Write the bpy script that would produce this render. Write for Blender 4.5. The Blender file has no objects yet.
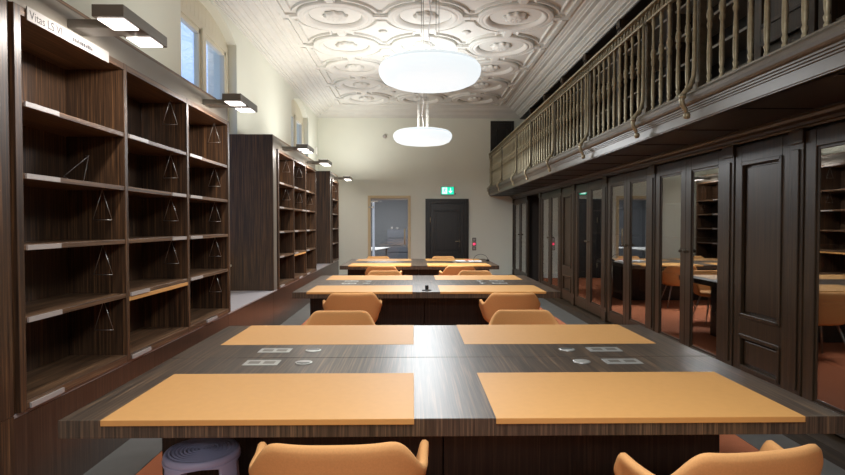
import bpy, bmesh, math, random
from mathutils import Vector, Matrix
random.seed(7)
R = math.radians
PI = math.pi
SC = bpy.context.scene
COL = SC.collection

# ------------------------------------------------------------------ camera
F_PX = 565.0
cam_d = bpy.data.cameras.new('camera')
cam_d.sensor_width = 36.0
cam_d.lens = F_PX / 845.0 * 36.0
cam_d.clip_end = 200
cam = bpy.data.objects.new('camera', cam_d)
COL.objects.link(cam)
cam.location = (0, 0, 1.49)
cam.rotation_euler = (R(90) - math.atan(13.5 / F_PX), 0, -math.atan(9.5 / F_PX))
SC.camera = cam

# ------------------------------------------------------------------ world + exposure
w = bpy.data.worlds.new('World')
SC.world = w
w.use_nodes = True
bg = w.node_tree.nodes['Background']
bg.inputs['Color'].default_value = (0.30, 0.46, 0.80, 1)
bg.inputs['Strength'].default_value = 0.6
SC.view_settings.view_transform = 'Standard'
SC.view_settings.look = 'None'
SC.view_settings.exposure = 1.65
SC.view_settings.gamma = 1.0
SC.view_settings.use_curve_mapping = False
PENDANT_DOWN = 18.5      # watts
PENDANT_UP = 5.0
SHELF_LAMP = 3.6         # watts per light panel
HEAD_FILL = 6.0           # watts, panel added on top of each shelf lamp to light the ceiling
BOWL_GLOW = 0.31

# ------------------------------------------------------------------ room dimensions
XL, XR, YF, YB = -2.58, 3.30, 15.5, -6.5
ZCORN, ZCEIL = 4.40, 4.64
XSH = -1.96              # face of the shelf housings and of the bench
XCAB = 2.77              # face of the glazed cabinets
XGAL = 2.06              # gallery edge
XUP = 2.92               # face of the bookcases on the gallery
XCW = 2.97               # right cornice wall line


# ------------------------------------------------------------------ materials
def lin(c):
    return tuple((x / 255 / 12.92 if x / 255 <= 0.04045 else ((x / 255 + 0.055) / 1.055) ** 2.4) for x in c) + (1,)


def new_mat(name):
    m = bpy.data.materials.new(name)
    m.use_nodes = True
    nt = m.node_tree
    return m, nt, nt.nodes['Principled BSDF']


def plain(name, rgb, rough=0.6, metal=0.0, noise=0.0, nscale=8.0, bump=0.0, bscale=60.0, coat=0.0):
    m, nt, p = new_mat(name)
    c = lin(rgb)
    p.inputs['Base Color'].default_value = c
    p.inputs['Roughness'].default_value = rough
    p.inputs['Metallic'].default_value = metal
    if coat:
        p.inputs['Coat Weight'].default_value = coat
    tc = nt.nodes.new('ShaderNodeTexCoord')
    if noise:
        n = nt.nodes.new('ShaderNodeTexNoise')
        n.inputs['Scale'].default_value = nscale
        n.inputs['Detail'].default_value = 5
        nt.links.new(tc.outputs['Object'], n.inputs['Vector'])
        r = nt.nodes.new('ShaderNodeValToRGB')
        r.color_ramp.elements[0].position = 0.3
        r.color_ramp.elements[1].position = 0.7
        r.color_ramp.elements[0].color = tuple(x * (1 - noise) for x in c[:3]) + (1,)
        r.color_ramp.elements[1].color = tuple(min(1, x * (1 + noise)) for x in c[:3]) + (1,)
        nt.links.new(n.outputs['Fac'], r.inputs['Fac'])
        nt.links.new(r.outputs['Color'], p.inputs['Base Color'])
    if bump:
        n2 = nt.nodes.new('ShaderNodeTexNoise')
        n2.inputs['Scale'].default_value = bscale
        n2.inputs['Detail'].default_value = 4
        nt.links.new(tc.outputs['Object'], n2.inputs['Vector'])
        b = nt.nodes.new('ShaderNodeBump')
        b.inputs['Strength'].default_value = bump
        b.inputs['Distance'].default_value = 0.01
        nt.links.new(n2.outputs['Fac'], b.inputs['Height'])
        nt.links.new(b.outputs['Normal'], p.inputs['Normal'])
    return m


def wood(name, dark, mid, light, grain='z', fine=55.0, rough=0.35, along=1.0, spread=(0.36, 0.52, 0.70)):
    m, nt, p = new_mat(name)
    tc = nt.nodes.new('ShaderNodeTexCoord')
    mp = nt.nodes.new('ShaderNodeMapping')
    s = {'x': (along, fine, fine), 'y': (fine, along, fine), 'z': (fine, fine, along), 'yz': (fine, along, along)}[grain]
    mp.inputs['Scale'].default_value = s
    nt.links.new(tc.outputs['Object'], mp.inputs['Vector'])
    n = nt.nodes.new('ShaderNodeTexNoise')
    n.inputs['Scale'].default_value = 1.6
    n.inputs['Detail'].default_value = 6
    n.inputs['Roughness'].default_value = 0.62
    nt.links.new(mp.outputs['Vector'], n.inputs['Vector'])
    r = nt.nodes.new('ShaderNodeValToRGB')
    e = r.color_ramp.elements
    e[0].position, e[0].color = spread[0], lin(dark)
    e[1].position, e[1].color = spread[2], lin(light)
    k = e.new(spread[1])
    k.color = lin(mid)
    nt.links.new(n.outputs['Fac'], r.inputs['Fac'])
    nt.links.new(r.outputs['Color'], p.inputs['Base Color'])
    p.inputs['Roughness'].default_value = rough
    b = nt.nodes.new('ShaderNodeBump')
    b.inputs['Strength'].default_value = 0.12
    b.inputs['Distance'].default_value = 0.004
    nt.links.new(n.outputs['Fac'], b.inputs['Height'])
    nt.links.new(b.outputs['Normal'], p.inputs['Normal'])
    return m


def emit(name, rgb, strength):
    m, nt, p = new_mat(name)
    p.inputs['Base Color'].default_value = tuple(0.4 * k for k in lin(rgb)[:3]) + (1,)
    p.inputs['Emission Color'].default_value = lin(rgb)
    p.inputs['Emission Strength'].default_value = strength
    p.inputs['Roughness'].default_value = 0.4
    return m


def glass(name, tint, f0):
    m = bpy.data.materials.new(name)
    m.use_nodes = True
    nt = m.node_tree
    nt.nodes.clear()
    out = nt.nodes.new('ShaderNodeOutputMaterial')
    t = nt.nodes.new('ShaderNodeBsdfTransparent')
    t.inputs['Color'].default_value = tint + (1,)
    g = nt.nodes.new('ShaderNodeBsdfGlossy')
    g.inputs['Roughness'].default_value = 0.01
    g.inputs['Color'].default_value = (1, 1, 1, 1)
    geo = nt.nodes.new('ShaderNodeNewGeometry')
    dot = nt.nodes.new('ShaderNodeVectorMath')
    dot.operation = 'DOT_PRODUCT'
    nt.links.new(geo.outputs['Incoming'], dot.inputs[0])
    nt.links.new(geo.outputs['Normal'], dot.inputs[1])

    def mth(op, x, y=None):
        q = nt.nodes.new('ShaderNodeMath')
        q.operation = op
        for i, k in enumerate((x, y)):
            if k is None:
                continue
            if isinstance(k, (int, float)):
                q.inputs[i].default_value = k
            else:
                nt.links.new(k, q.inputs[i])
        return q.outputs[0]
    c1 = mth('SUBTRACT', 1.0, mth('ABSOLUTE', dot.outputs['Value']))
    fr = mth('ADD', mth('MULTIPLY', mth('POWER', c1, 5.0), 1 - f0), f0)
    mx = nt.nodes.new('ShaderNodeMixShader')
    nt.links.new(fr, mx.inputs[0])
    nt.links.new(t.outputs[0], mx.inputs[1])
    nt.links.new(g.outputs[0], mx.inputs[2])
    nt.links.new(mx.outputs[0], out.inputs[0])
    return m


M = {}
M['wall'] = plain('cream_plaster', (224, 226, 213), 0.9, noise=0.02, nscale=1.5, bump=0.05, bscale=120)
M['stucco'] = plain('white_stucco', (212, 211, 204), 0.8, noise=0.03, nscale=5)
M['carpet'] = plain('terracotta_carpet', (182, 106, 68), 0.95, noise=0.12, nscale=220, bump=0.4, bscale=400)
M['stone'] = plain('grey_floor_strip', (90, 88, 84), 0.45, noise=0.12, nscale=6)
M['benchtop'] = plain('pale_bench_top', (176, 168, 166), 0.35, noise=0.04, nscale=8)
EB = ((40, 28, 19), (68, 48, 33), (118, 84, 54))
M['wood_v'] = wood('striped_ebony_upright', *EB, grain='z', rough=0.38)
M['wood_y'] = wood('striped_ebony_lit_shelf', (56, 41, 30), (92, 68, 49), (136, 104, 74), grain='y', rough=0.38)  # ebony lightened: lamplight on the shelf edges is put into the colour
M['wood_top'] = wood('striped_ebony_tabletop', (48, 40, 33), (76, 63, 52), (122, 98, 74), grain='yz', fine=75, rough=0.36, along=1.2)
M['wood_red'] = wood('reddish_base_panel', (46, 34, 26), (62, 46, 36), (84, 64, 50), grain='z', rough=0.3)
M['pedestal'] = wood('dark_pedestal', (20, 14, 11), (34, 25, 19), (62, 46, 34), grain='z', rough=0.4)
OAK = ((40, 30, 20), (52, 40, 27), (66, 51, 35))
M['oak_v'] = wood('dark_stained_oak', *OAK, grain='z', fine=30, rough=0.36)
M['oak_y'] = wood('dark_stained_oak_rail', *OAK, grain='y', fine=30, rough=0.36)
M['oak_black'] = wood('blackened_oak', (22, 18, 15), (30, 25, 21), (42, 35, 29), grain='z', fine=30, rough=0.4)
M['black_door'] = wood('black_brown_door', (24, 21, 19), (32, 29, 26), (44, 40, 36), grain='z', fine=30, rough=0.4)
M['cab_in'] = plain('dark_cabinet_inside', (40, 32, 26), 0.6, noise=0.1, nscale=10)
M['fascia'] = plain('grey_lacquered_fascia', (122, 116, 106), 0.34, noise=0.05, nscale=3)
M['gallery_paint'] = plain('grey_brown_gallery_edge', (92, 85, 75), 0.36, noise=0.10, nscale=9)
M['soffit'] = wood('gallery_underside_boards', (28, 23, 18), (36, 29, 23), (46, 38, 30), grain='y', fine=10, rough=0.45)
M['iron'] = plain('aged_brass_paint', (160, 151, 126), 0.36, 0.5, noise=0.18, nscale=22)
M['iron_dark'] = plain('tarnished_bronze', (92, 83, 68), 0.42, 0.5, noise=0.25, nscale=20)
M['linoleum'] = plain('orange_linoleum', (206, 152, 86), 0.55, noise=0.02, nscale=30)
M['upholstery'] = plain('ochre_orange_upholstery', (216, 158, 98), 0.85, noise=0.05, nscale=160, bump=0.12, bscale=500)
M['steel'] = plain('brushed_steel', (170, 168, 164), 0.35, 0.9)
M['plate'] = plain('satin_metal_plate', (190, 190, 186), 0.38, 0.6, noise=0.06, nscale=60)
M['lampmetal'] = plain('grey_lamp_metal', (128, 124, 116), 0.38, 0.5)
M['black'] = plain('black_plastic', (20, 20, 21), 0.4)
M['white'] = plain('white_plastic', (228, 226, 220), 0.5)
M['paper'] = plain('white_paper', (236, 236, 238), 0.7)
M['redpaper'] = plain('salmon_paper', (232, 132, 110), 0.7)
M['label'] = plain('pale_label_holder', (176, 170, 166), 0.35, 0.2)
M['signstrip'] = plain('white_sign_strip', (158, 155, 152), 0.6)
M['ink'] = plain('grey_ink', (44, 42, 48), 0.7)
M['stool'] = plain('lavender_plastic', (176, 178, 212), 0.42, noise=0.03, nscale=12)
M['winframe'] = plain('cream_window_paint', (214, 208, 186), 0.5)
M['beige'] = plain('pale_oak_frame', (206, 186, 148), 0.5)
M['greywall'] = plain('grey_back_room_paint', (122, 123, 125), 0.8)
M['greyfloor'] = plain('dark_back_room_floor', (52, 54, 60), 0.4)
M['greycab'] = plain('grey_drawer_front', (108, 110, 116), 0.5)
M['facade'] = plain('pale_facade_outside', (206, 208, 206), 0.8, noise=0.08, nscale=3)
M['bowl'] = emit('pendant_bowl_glow', (240, 248, 252), BOWL_GLOW)
M['lid'] = emit('pendant_lid_glow', (236, 246, 250), BOWL_GLOW * 0.86)
M['panel'] = emit('lamp_panel_glow', (255, 246, 240), 1.2)
M['exit_green'] = emit('exit_green', (0, 210, 165), 0.45)
M['exit_white'] = emit('exit_white', (220, 255, 244), 0.45)
M['red_glow'] = emit('red_switch_glow', (255, 60, 100), 0.55)
M['jamb_strip'] = emit('jamb_strip_glow', (206, 212, 226), 0.22)  # glow for the light on the glass door jamb
M['glass_cab'] = glass('cabinet_glass', (0.66, 0.66, 0.64), 0.28)
M['glass_door'] = glass('door_glass', (0.88, 0.90, 0.92), 0.04)
M['glass_win'] = glass('window_glass', (0.95, 0.97, 1.0), 0.03)


# ------------------------------------------------------------------ mesh builder
class MB:
    def __init__(s, T=None):
        s.v, s.f, s.sm = [], [], []
        s.T = T or (lambda a, b, c: (a, b, c))

    def add(s, verts, faces, smooth=False):
        o = len(s.v)
        s.v += [tuple(s.T(*p)) for p in verts]
        s.f += [tuple(i + o for i in f) for f in faces]
        s.sm += [smooth] * len(faces)
        return s

    def box(s, x0, x1, y0, y1, z0, z1):
        v = [(x0, y0, z0), (x1, y0, z0), (x1, y1, z0), (x0, y1, z0), (x0, y0, z1), (x1, y0, z1), (x1, y1, z1), (x0, y1, z1)]
        return s.add(v, [(0, 3, 2, 1), (4, 5, 6, 7), (0, 1, 5, 4), (1, 2, 6, 5), (2, 3, 7, 6), (3, 0, 4, 7)])

    def frustum(s, x0, x1, y0, y1, z0, z1, i, axis='x', flip=False):
        """box whose far face along the axis is inset by i (a raised panel)"""
        if axis == 'x':
            a, b = (x0, x1) if not flip else (x1, x0)
            v = [(a, y0, z0), (a, y1, z0), (a, y1, z1), (a, y0, z1), (b, y0 + i, z0 + i), (b, y1 - i, z0 + i), (b, y1 - i, z1 - i), (b, y0 + i, z1 - i)]
        else:
            a, b = (y0, y1) if not flip else (y1, y0)
            v = [(x0, a, z0), (x1, a, z0), (x1, a, z1), (x0, a, z1), (x0 + i, b, z0 + i), (x1 - i, b, z0 + i), (x1 - i, b, z1 - i), (x0 + i, b, z1 - i)]
        return s.add(v, [(0, 3, 2, 1), (4, 5, 6, 7), (0, 1, 5, 4), (1, 2, 6, 5), (2, 3, 7, 6), (3, 0, 4, 7)])

    def lathe(s, prof, n=24, c=(0, 0, 0), rf=None, zf=None, smooth=True):
        v, f = [], []
        for (r, z) in prof:
            for i in range(n):
                a = 2 * PI * i / n
                rr = r * (rf(a, r, z) if rf else 1)
                zz = z + (zf(a, r, z) if zf else 0)
                v.append((c[0] + rr * math.cos(a), c[1] + rr * math.sin(a), c[2] + zz))
        for k in range(len(prof) - 1):
            for i in range(n):
                j = (i + 1) % n
                f.append((k * n + i, k * n + j, (k + 1) * n + j, (k + 1) * n + i))
        if prof[0][0] > 1e-6:
            f.append(tuple(range(n))[::-1])
        if prof[-1][0] > 1e-6:
            f.append(tuple(range((len(prof) - 1) * n, len(prof) * n)))
        return s.add(v, f, smooth)

    def ring(s, prof, n=48, c=(0, 0, 0), rf=None, smooth=True):
        """closed profile (r,z) swept round the z axis"""
        v, f = [], []
        m = len(prof)
        for i in range(n):
            a = 2 * PI * i / n
            for (r, z) in prof:
                dz = rf(a, r, z) if rf else 0
                v.append((c[0] + r * math.cos(a), c[1] + r * math.sin(a), c[2] + z + dz))
        for i in range(n):
            j = (i + 1) % n
            for k in range(m):
                l = (k + 1) % m
                f.append((i * m + k, j * m + k, j * m + l, i * m + l))
        return s.add(v, f, smooth)

    def tube(s, pts, r, n=8, closed=False, smooth=True):
        pts = [Vector(p) for p in pts]
        rs = r if isinstance(r, (list, tuple)) else [r] * len(pts)
        v, f = [], []
        up = None
        L = len(pts)
        for i, p in enumerate(pts):
            if closed:
                d = pts[(i + 1) % L] - pts[i - 1]
            else:
                d = pts[min(i + 1, L - 1)] - pts[max(i - 1, 0)]
            d.normalize()
            if up is None:
                up = Vector((0, 0, 1)) if abs(d.z) < 0.9 else Vector((1, 0, 0))
            a = (up - d * up.dot(d)).normalized()
            up = a
            b = d.cross(a)
            for k in range(n):
                t = 2 * PI * k / n
                v.append(tuple(p + (a * math.cos(t) + b * math.sin(t)) * rs[i]))
        for i in range(L if closed else L - 1):
            j = (i + 1) % L
            for k in range(n):
                l = (k + 1) % n
                f.append((i * n + k, i * n + l, j * n + l, j * n + k))
        if not closed:
            f.append(tuple(range(n))[::-1])
            f.append(tuple(range((L - 1) * n, L * n)))
        return s.add(v, f, smooth)

    def sweep_y(s, prof, y0, y1):
        """closed polygon (x,z) pulled along y"""
        n = len(prof)
        v = [(x, y0, z) for x, z in prof] + [(x, y1, z) for x, z in prof]
        f = [(i, (i + 1) % n, n + (i + 1) % n, n + i) for i in range(n)]
        f += [tuple(range(n))[::-1], tuple(range(n, 2 * n))]
        return s.add(v, f)

    def prism_z(s, poly, z0, z1):
        n = len(poly)
        v = [(x, y, z0) for x, y in poly] + [(x, y, z1) for x, y in poly]
        f = [(i, (i + 1) % n, n + (i + 1) % n, n + i) for i in range(n)]
        f += [tuple(range(n))[::-1], tuple(range(n, 2 * n))]
        return s.add(v, f)

    def build(s, name, m, parent=None, bevel=0.0, seg=2, subsurf=0, solid=0.0):
        me = bpy.data.meshes.new(name)
        o = bpy.data.objects.new(name, me)
        off = Vector(parent_origin(parent)) if parent else Vector((0, 0, 0))
        me.from_pydata([tuple(Vector(p) - off) for p in s.v], [], s.f)
        bm = bmesh.new()
        bm.from_mesh(me)
        bm.faces.ensure_lookup_table()
        for i, fc in enumerate(bm.faces):
            fc.smooth = s.sm[i]
        bmesh.ops.recalc_face_normals(bm, faces=bm.faces)
        bm.to_mesh(me)
        bm.free()
        me.materials.append(M[m] if isinstance(m, str) else m)
        COL.objects.link(o)
        if parent:
            o.parent = parent
        if solid:
            md = o.modifiers.new('Solidify', 'SOLIDIFY')
            md.thickness = solid
            md.offset = 0
        if bevel:
            md = o.modifiers.new('Bevel', 'BEVEL')
            md.width = bevel
            md.segments = seg
            md.limit_method = 'ANGLE'
            md.angle_limit = R(40)
        if subsurf:
            md = o.modifiers.new('Subdivision', 'SUBSURF')
            md.levels = md.render_levels = subsurf
        return o


def parent_origin(p):
    o = Vector((0, 0, 0))
    while p is not None:
        o += p.location
        p = p.parent
    return o


def tag(o, label, cat, group=None):
    o['label'] = label
    o['category'] = cat
    if group:
        o['group'] = group
    return o


def thing(name, label, cat, loc=(0, 0, 0), rz=0.0, group=None):
    o = bpy.data.objects.new(name, None)
    o.empty_display_size = 0.1
    COL.objects.link(o)
    o.location = loc
    o.rotation_euler = (0, 0, rz)
    return tag(o, label, cat, group)


def struct(o, label=None, cat=None):
    o['kind'] = 'structure'
    if label:
        o['label'] = label
    if cat:
        o['category'] = cat
    return o


def struct_empty(name, loc, label=None, cat=None):
    o = bpy.data.objects.new(name, None)
    COL.objects.link(o)
    o.location = loc
    return struct(o, label, cat)


def copy_tree(o, parent=None):
    c = o.copy()
    COL.objects.link(c)
    if parent:
        c.parent = parent
    for ch in list(o.children):
        copy_tree(ch, c)
    return c


def area_light(name, parent, loc, rot, power, color, shape='DISK', sx=0.5, sy=None, spread=None):
    l = bpy.data.lights.new(name, 'AREA')
    l.energy = power
    l.color = color
    l.shape = shape
    l.size = sx
    if sy:
        l.size_y = sy
    if spread:
        l.spread = spread
    o = bpy.data.objects.new(name, l)
    COL.objects.link(o)
    o.parent = parent
    o.location = loc
    o.rotation_euler = rot
    return o


# ================================================================== STRUCTURE
mb = MB(); mb.box(-1.65, 2.28, YB, YF, -0.1, 0.0)
struct(mb.build('floor', 'carpet'), 'terracotta carpet down the middle of the room', 'floor')
mb = MB(); mb.box(XL - 0.4, -1.652, YB, YF + 0.2, -0.1, 0.002)
struct(mb.build('trim_1', 'stone'), 'grey floor strip along the open shelves', 'floor strip')
mb = MB(); mb.box(2.282, XR + 0.2, YB, YF + 0.2, -0.1, 0.002)
struct(mb.build('trim_2', 'stone'), 'grey floor strip along the glazed cabinets', 'floor strip')

# left wall with two arched window openings
WINS = [(6.38, 8.37), (12.10, 14.03)]
ZSPR, ZAPEX, ZSILL, REC = 4.10, 4.32, 0.92, 0.12


def arch_z(t):                                   # t in -1..1
    h = ZAPEX - ZSPR
    hw = 0.97
    rad = (hw * hw + h * h) / (2 * h)
    return ZAPEX - rad + math.sqrt(max(0, rad * rad - (t * hw) ** 2))


def arched_wall(x0, x1):
    mb = MB()
    ys = YB
    for (a, b) in WINS:
        mb.box(x0, x1, ys, a, -0.1, ZCEIL + 0.1)
        mb.box(x0, x1, a, b, -0.1, ZSILL)
        n = 20
        for i in range(n):
            t0, t1 = -1 + 2 * i / n, -1 + 2 * (i + 1) / n
            ya, yb = a + (b - a) * i / n, a + (b - a) * (i + 1) / n
            za, zb = arch_z(t0), arch_z(t1)
            zt = ZCEIL + 0.1
            v = [(x0, ya, za), (x1, ya, za), (x1, yb, zb), (x0, yb, zb), (x0, ya, zt), (x1, ya, zt), (x1, yb, zt), (x0, yb, zt)]
            mb.add(v, [(0, 3, 2, 1), (4, 5, 6, 7), (0, 1, 5, 4), (1, 2, 6, 5), (2, 3, 7, 6), (3, 0, 4, 7)])
        ys = b
    mb.box(x0, x1, ys, YF + 0.2, -0.1, ZCEIL + 0.1)
    return mb


struct(arched_wall(XL - 0.42, XL).build('wall_left', 'wall'), 'cream left wall with arched windows', 'wall')

# far wall with an opening for the glass door (x -1.20..-0.10, z 0..2.23)
GX0, GX1, GZ = -1.205, -0.095, 2.235
mb = MB()
mb.box(XL - 0.4, GX0, YF, YF + 0.2, -0.1, ZCEIL + 0.1)
mb.box(GX1, XR + 0.2, YF, YF + 0.2, -0.1, ZCEIL + 0.1)
mb.box(GX0, GX1, YF, YF + 0.2, GZ, ZCEIL + 0.1)
struct(mb.build('wall_far', 'wall'), 'cream far wall', 'wall')
mb = MB(); mb.box(XR, XR + 0.2, YB, YF + 0.2, -0.1, ZCEIL + 0.1)
struct(mb.build('wall_right', 'oak_black'), 'dark wall behind the cabinets', 'wall')
mb = MB(); mb.box(XL - 0.4, XR + 0.2, YB - 0.2, YB, -0.1, ZCEIL + 0.1)
struct(mb.build('wall_back', 'wall'), 'cream wall behind the viewer', 'wall')
mb = MB(); mb.box(XCW, XR - 0.001, YB, YF, ZCORN - 0.02, ZCEIL)
struct(mb.build('trim_3', 'stucco'), 'plaster bulkhead over the gallery bookcases', 'bulkhead')

# ceiling: flat slab + stucco relief as parts
ceil = struct_empty('ceiling', (0, 0, ZCEIL), 'ornate white stucco ceiling with round coffers', 'ceiling')
mb = MB(); mb.box(XL - 0.4, XR + 0.2, YB - 0.2, YF + 0.2, ZCEIL, ZCEIL + 0.15)
mb.build('ceiling_slab', 'stucco', ceil)
CX, PX, PITCH, Y_LAST = 0.193, 1.36, 1.40, 14.21
rows = [Y_LAST - PITCH * k for k in range(12)]
cols = [CX - PX, CX, CX + PX]
FX0, FX1, FY1 = CX - 2.165, CX + 2.165, Y_LAST + PITCH / 2
FY0 = rows[-1] - PITCH / 2


def bead(a, r, z):
    return (-0.016 * abs(math.sin(a * 34)) if (0.485 < r < 0.545 and z < -0.02) else 0)


mb = MB()
mb.ring([(0.575, 0.0), (0.575, -0.035), (0.56, -0.055), (0.545, -0.05), (0.535, -0.04), (0.515, -0.05), (0.495, -0.04), (0.485, -0.045),
         (0.47, -0.062), (0.44, -0.055), (0.41, -0.03), (0.395, -0.012), (0.39, 0.0)], 136, (0, 0, ZCEIL), rf=bead)
for (dx, dy) in ((1, 0), (0, 1)):                # bridges to the next medallions
    for sgn in (1, -1):
        a, b = 0.56, (PX if dx else PITCH) / 2 - 0.002
        lo, hi = (a, b) if sgn > 0 else (-b, -a)
        if dx:
            mb.box(lo, hi, -0.075, 0.075, ZCEIL - 0.03, ZCEIL)
            mb.box(lo, hi, -0.052, 0.052, ZCEIL - 0.045, ZCEIL - 0.03)
        else:
            mb.box(-0.075, 0.075, lo, hi, ZCEIL - 0.03, ZCEIL)
            mb.box(-0.052, 0.052, lo, hi, ZCEIL - 0.045, ZCEIL - 0.03)
medallion = mb.build('medallion', 'stucco', ceil)
mb = MB()
mb.lathe([(0.0, -0.075), (0.03, -0.072), (0.05, -0.055), (0.07, -0.066), (0.10, -0.062), (0.125, -0.045), (0.145, -0.048), (0.165, -0.03), (0.175, -0.008), (0.178, 0.0)],
         64, (0, 0, ZCEIL), rf=lambda a, r, z: 1 + (0.10 * math.cos(8 * a) if r > 0.06 else 0), zf=lambda a, r, z: -0.012 * abs(math.cos(4 * a + r * 14)) * (r > 0.04))
rosette = mb.build('rosette', 'stucco', medallion)


def offset_poly(poly, d):
    """inset a closed polygon towards its centroid by distance d along vertex bisectors"""
    n = len(poly)
    area = sum(poly[i][0] * poly[(i + 1) % n][1] - poly[(i + 1) % n][0] * poly[i][1] for i in range(n))
    sg = 1 if area > 0 else -1
    out = []
    for i in range(n):
        p0, p1, p2 = Vector(poly[i - 1]), Vector(poly[i]), Vector(poly[(i + 1) % n])
        e1, e2 = (p1 - p0).normalized(), (p2 - p1).normalized()
        n1, n2 = Vector((-e1.y, e1.x)) * sg, Vector((-e2.y, e2.x)) * sg
        b = (n1 + n2)
        if b.length < 1e-4:
            b = n1
        b.normalize()
        k = d / max(0.35, b.dot(n1))
        out.append(tuple(p1 + b * k))
    return out


def frame_band(mb, poly, d, h, lip=0.012):
    a = poly
    b = offset_poly(poly, lip)
    c = offset_poly(poly, d - lip)
    e = offset_poly(poly, d)
    n = len(poly)
    v = [(x, y, ZCEIL) for x, y in a] + [(x, y, ZCEIL - h) for x, y in b] + [(x, y, ZCEIL - h) for x, y in c] + [(x, y, ZCEIL) for x, y in e]
    f = []
    for k in range(3):
        for i in range(n):
            j = (i + 1) % n
            f.append((k * n + i, k * n + j, (k + 1) * n + j, (k + 1) * n + i))
    mb.add(v, f)


H = PITCH / 2
HX = PX / 2
RA = 0.625


def star(full=True):
    """four pointed star between four medallions, centred on the cell corner; half = cut by the border"""
    pts = []
    quads = ((1, 1), (-1, 1), (-1, -1), (1, -1)) if full else ((1, 1), (1, -1))
    for (sx, sy) in quads:
        c = (sx * HX, sy * H)
        arc = []
        for k in range(9):
            a = R(14 + 62 * k / 8)
            arc.append((c[0] - sx * RA * math.cos(a), c[1] - sy * RA * math.sin(a)))
        pts.append((arc, sx, sy))
    return pts


mb = MB()
poly = []
for (arc, sx, sy) in star():
    # arc runs from near the horizontal bridge (a small) to near the vertical bridge
    a2 = arc if sx * sy < 0 else arc[::-1]
    poly += a2
# order: quadrant 1 from vertical... build by angle so the outline is simple
poly = sorted(set(poly), key=lambda p: math.atan2(p[1], p[0]))
frame_band(mb, poly, 0.055, 0.035)
mb.lathe([(0.0, -0.05), (0.03, -0.046), (0.05, -0.03), (0.062, -0.03), (0.07, 0.0)], 20, (0, 0, ZCEIL), rf=lambda a, r, z: 1 + 0.08 * math.cos(6 * a))
star_o = mb.build('star_panel', 'stucco', ceil)
# half stars along the side borders
mb = MB()
arc1 = [(0.805 - RA * math.cos(R(14 + 62 * k / 8)), H - RA * math.sin(R(14 + 62 * k / 8))) for k in range(9)]
pp = [p for p in arc1 if p[0] > 0.165]
pp = sorted(pp, key=lambda p: -p[1])
tri = [(0.15, pp[0][1])] + pp + [(p[0], -p[1]) for p in pp[::-1]] + [(0.15, -pp[0][1])]
frame_band(mb, tri, 0.045, 0.035)
half_o = mb.build('border_triangle', 'stucco', ceil)
for i, y in enumerate(rows):
    for j, x in enumerate(cols):
        o = medallion if (i == 0 and j == 0) else copy_tree(medallion)
        o.location = (x, y, 0)
for i in range(len(rows) - 1):
    yy = rows[i] - H
    for j in range(2):
        o = star_o if (i == 0 and j == 0) else star_o.copy()
        if o is not star_o:
            COL.objects.link(o)
        o.location = (cols[j] + HX, yy, 0)
    for (xx, rz) in ((FX0, 0), (FX1, PI)):
        o = half_o if (i == 0 and rz == 0) else half_o.copy()
        if o is not half_o:
            COL.objects.link(o)
        o.location = (xx, yy, 0)
        o.rotation_euler = (0, 0, rz)
for j in range(2):
    o = half_o.copy()
    COL.objects.link(o)
    o.location = (cols[j] + HX, FY1 + 0.10, 0)
    o.rotation_euler = (0, 0, -PI / 2)
# border bars round the field, broken at the bridges
mb = MB()
for y in rows:
    for (x, s) in ((FX0, 1), (FX1, -1)):
        xa, xb = sorted((x + s * 0.0, x + s * 0.07))
        mb.box(xa, xb, y - H + 0.0, y - 0.10, ZCEIL - 0.04, ZCEIL)
        mb.box(xa, xb, y + 0.10, y + H, ZCEIL - 0.04, ZCEIL)
        p_, q_ = sorted((x - s * 0.02, x + s * 0.122))
        mb.box(p_, q_, y - 0.075, y + 0.075, ZCEIL - 0.03, ZCEIL)
for x in cols:
    mb.box(x - HX, x - 0.10, FY1 - 0.07, FY1, ZCEIL - 0.04, ZCEIL)
    mb.box(x + 0.10, x + HX, FY1 - 0.07, FY1, ZCEIL - 0.04, ZCEIL)
mb.build('border_moulding', 'stucco', ceil)

# cornice swept round left, far and right walls (offset from wall, z)
prof = [(0.0, 4.38), (0.02, 4.38), (0.02, 4.395), (0.05, 4.40), (0.055, 4.42), (0.10, 4.425), (0.105, 4.445), (0.15, 4.45), (0.17, 4.475), (0.22, 4.50), (0.225, 4.515),
        (0.30, 4.52), (0.31, 4.535), (0.36, 4.545), (0.41, 4.575), (0.42, 4.59), (0.50, 4.592), (0.51, 4.607), (0.55, 4.61), (0.56, 4.622), (0.61, 4.625), (0.63, 4.635), (0.65, 4.641)]
mb = MB()
n = len(prof)
v = []
for (o, z) in prof:
    o *= 0.57 / 0.65
    v += [(XL + o, YB, z), (XL + o, YF - o, z), (XCW - o, YF - o, z), (XCW - o, YB, z)]
f = []
for k in range(n - 1):
    for s in range(3):
        f.append((k * 4 + s, k * 4 + s + 1, (k + 1) * 4 + s + 1, (k + 1) * 4 + s))
mb.add(v, f)
struct(mb.build('trim_4', 'stucco'), 'white moulded cornice', 'cornice')

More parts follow.
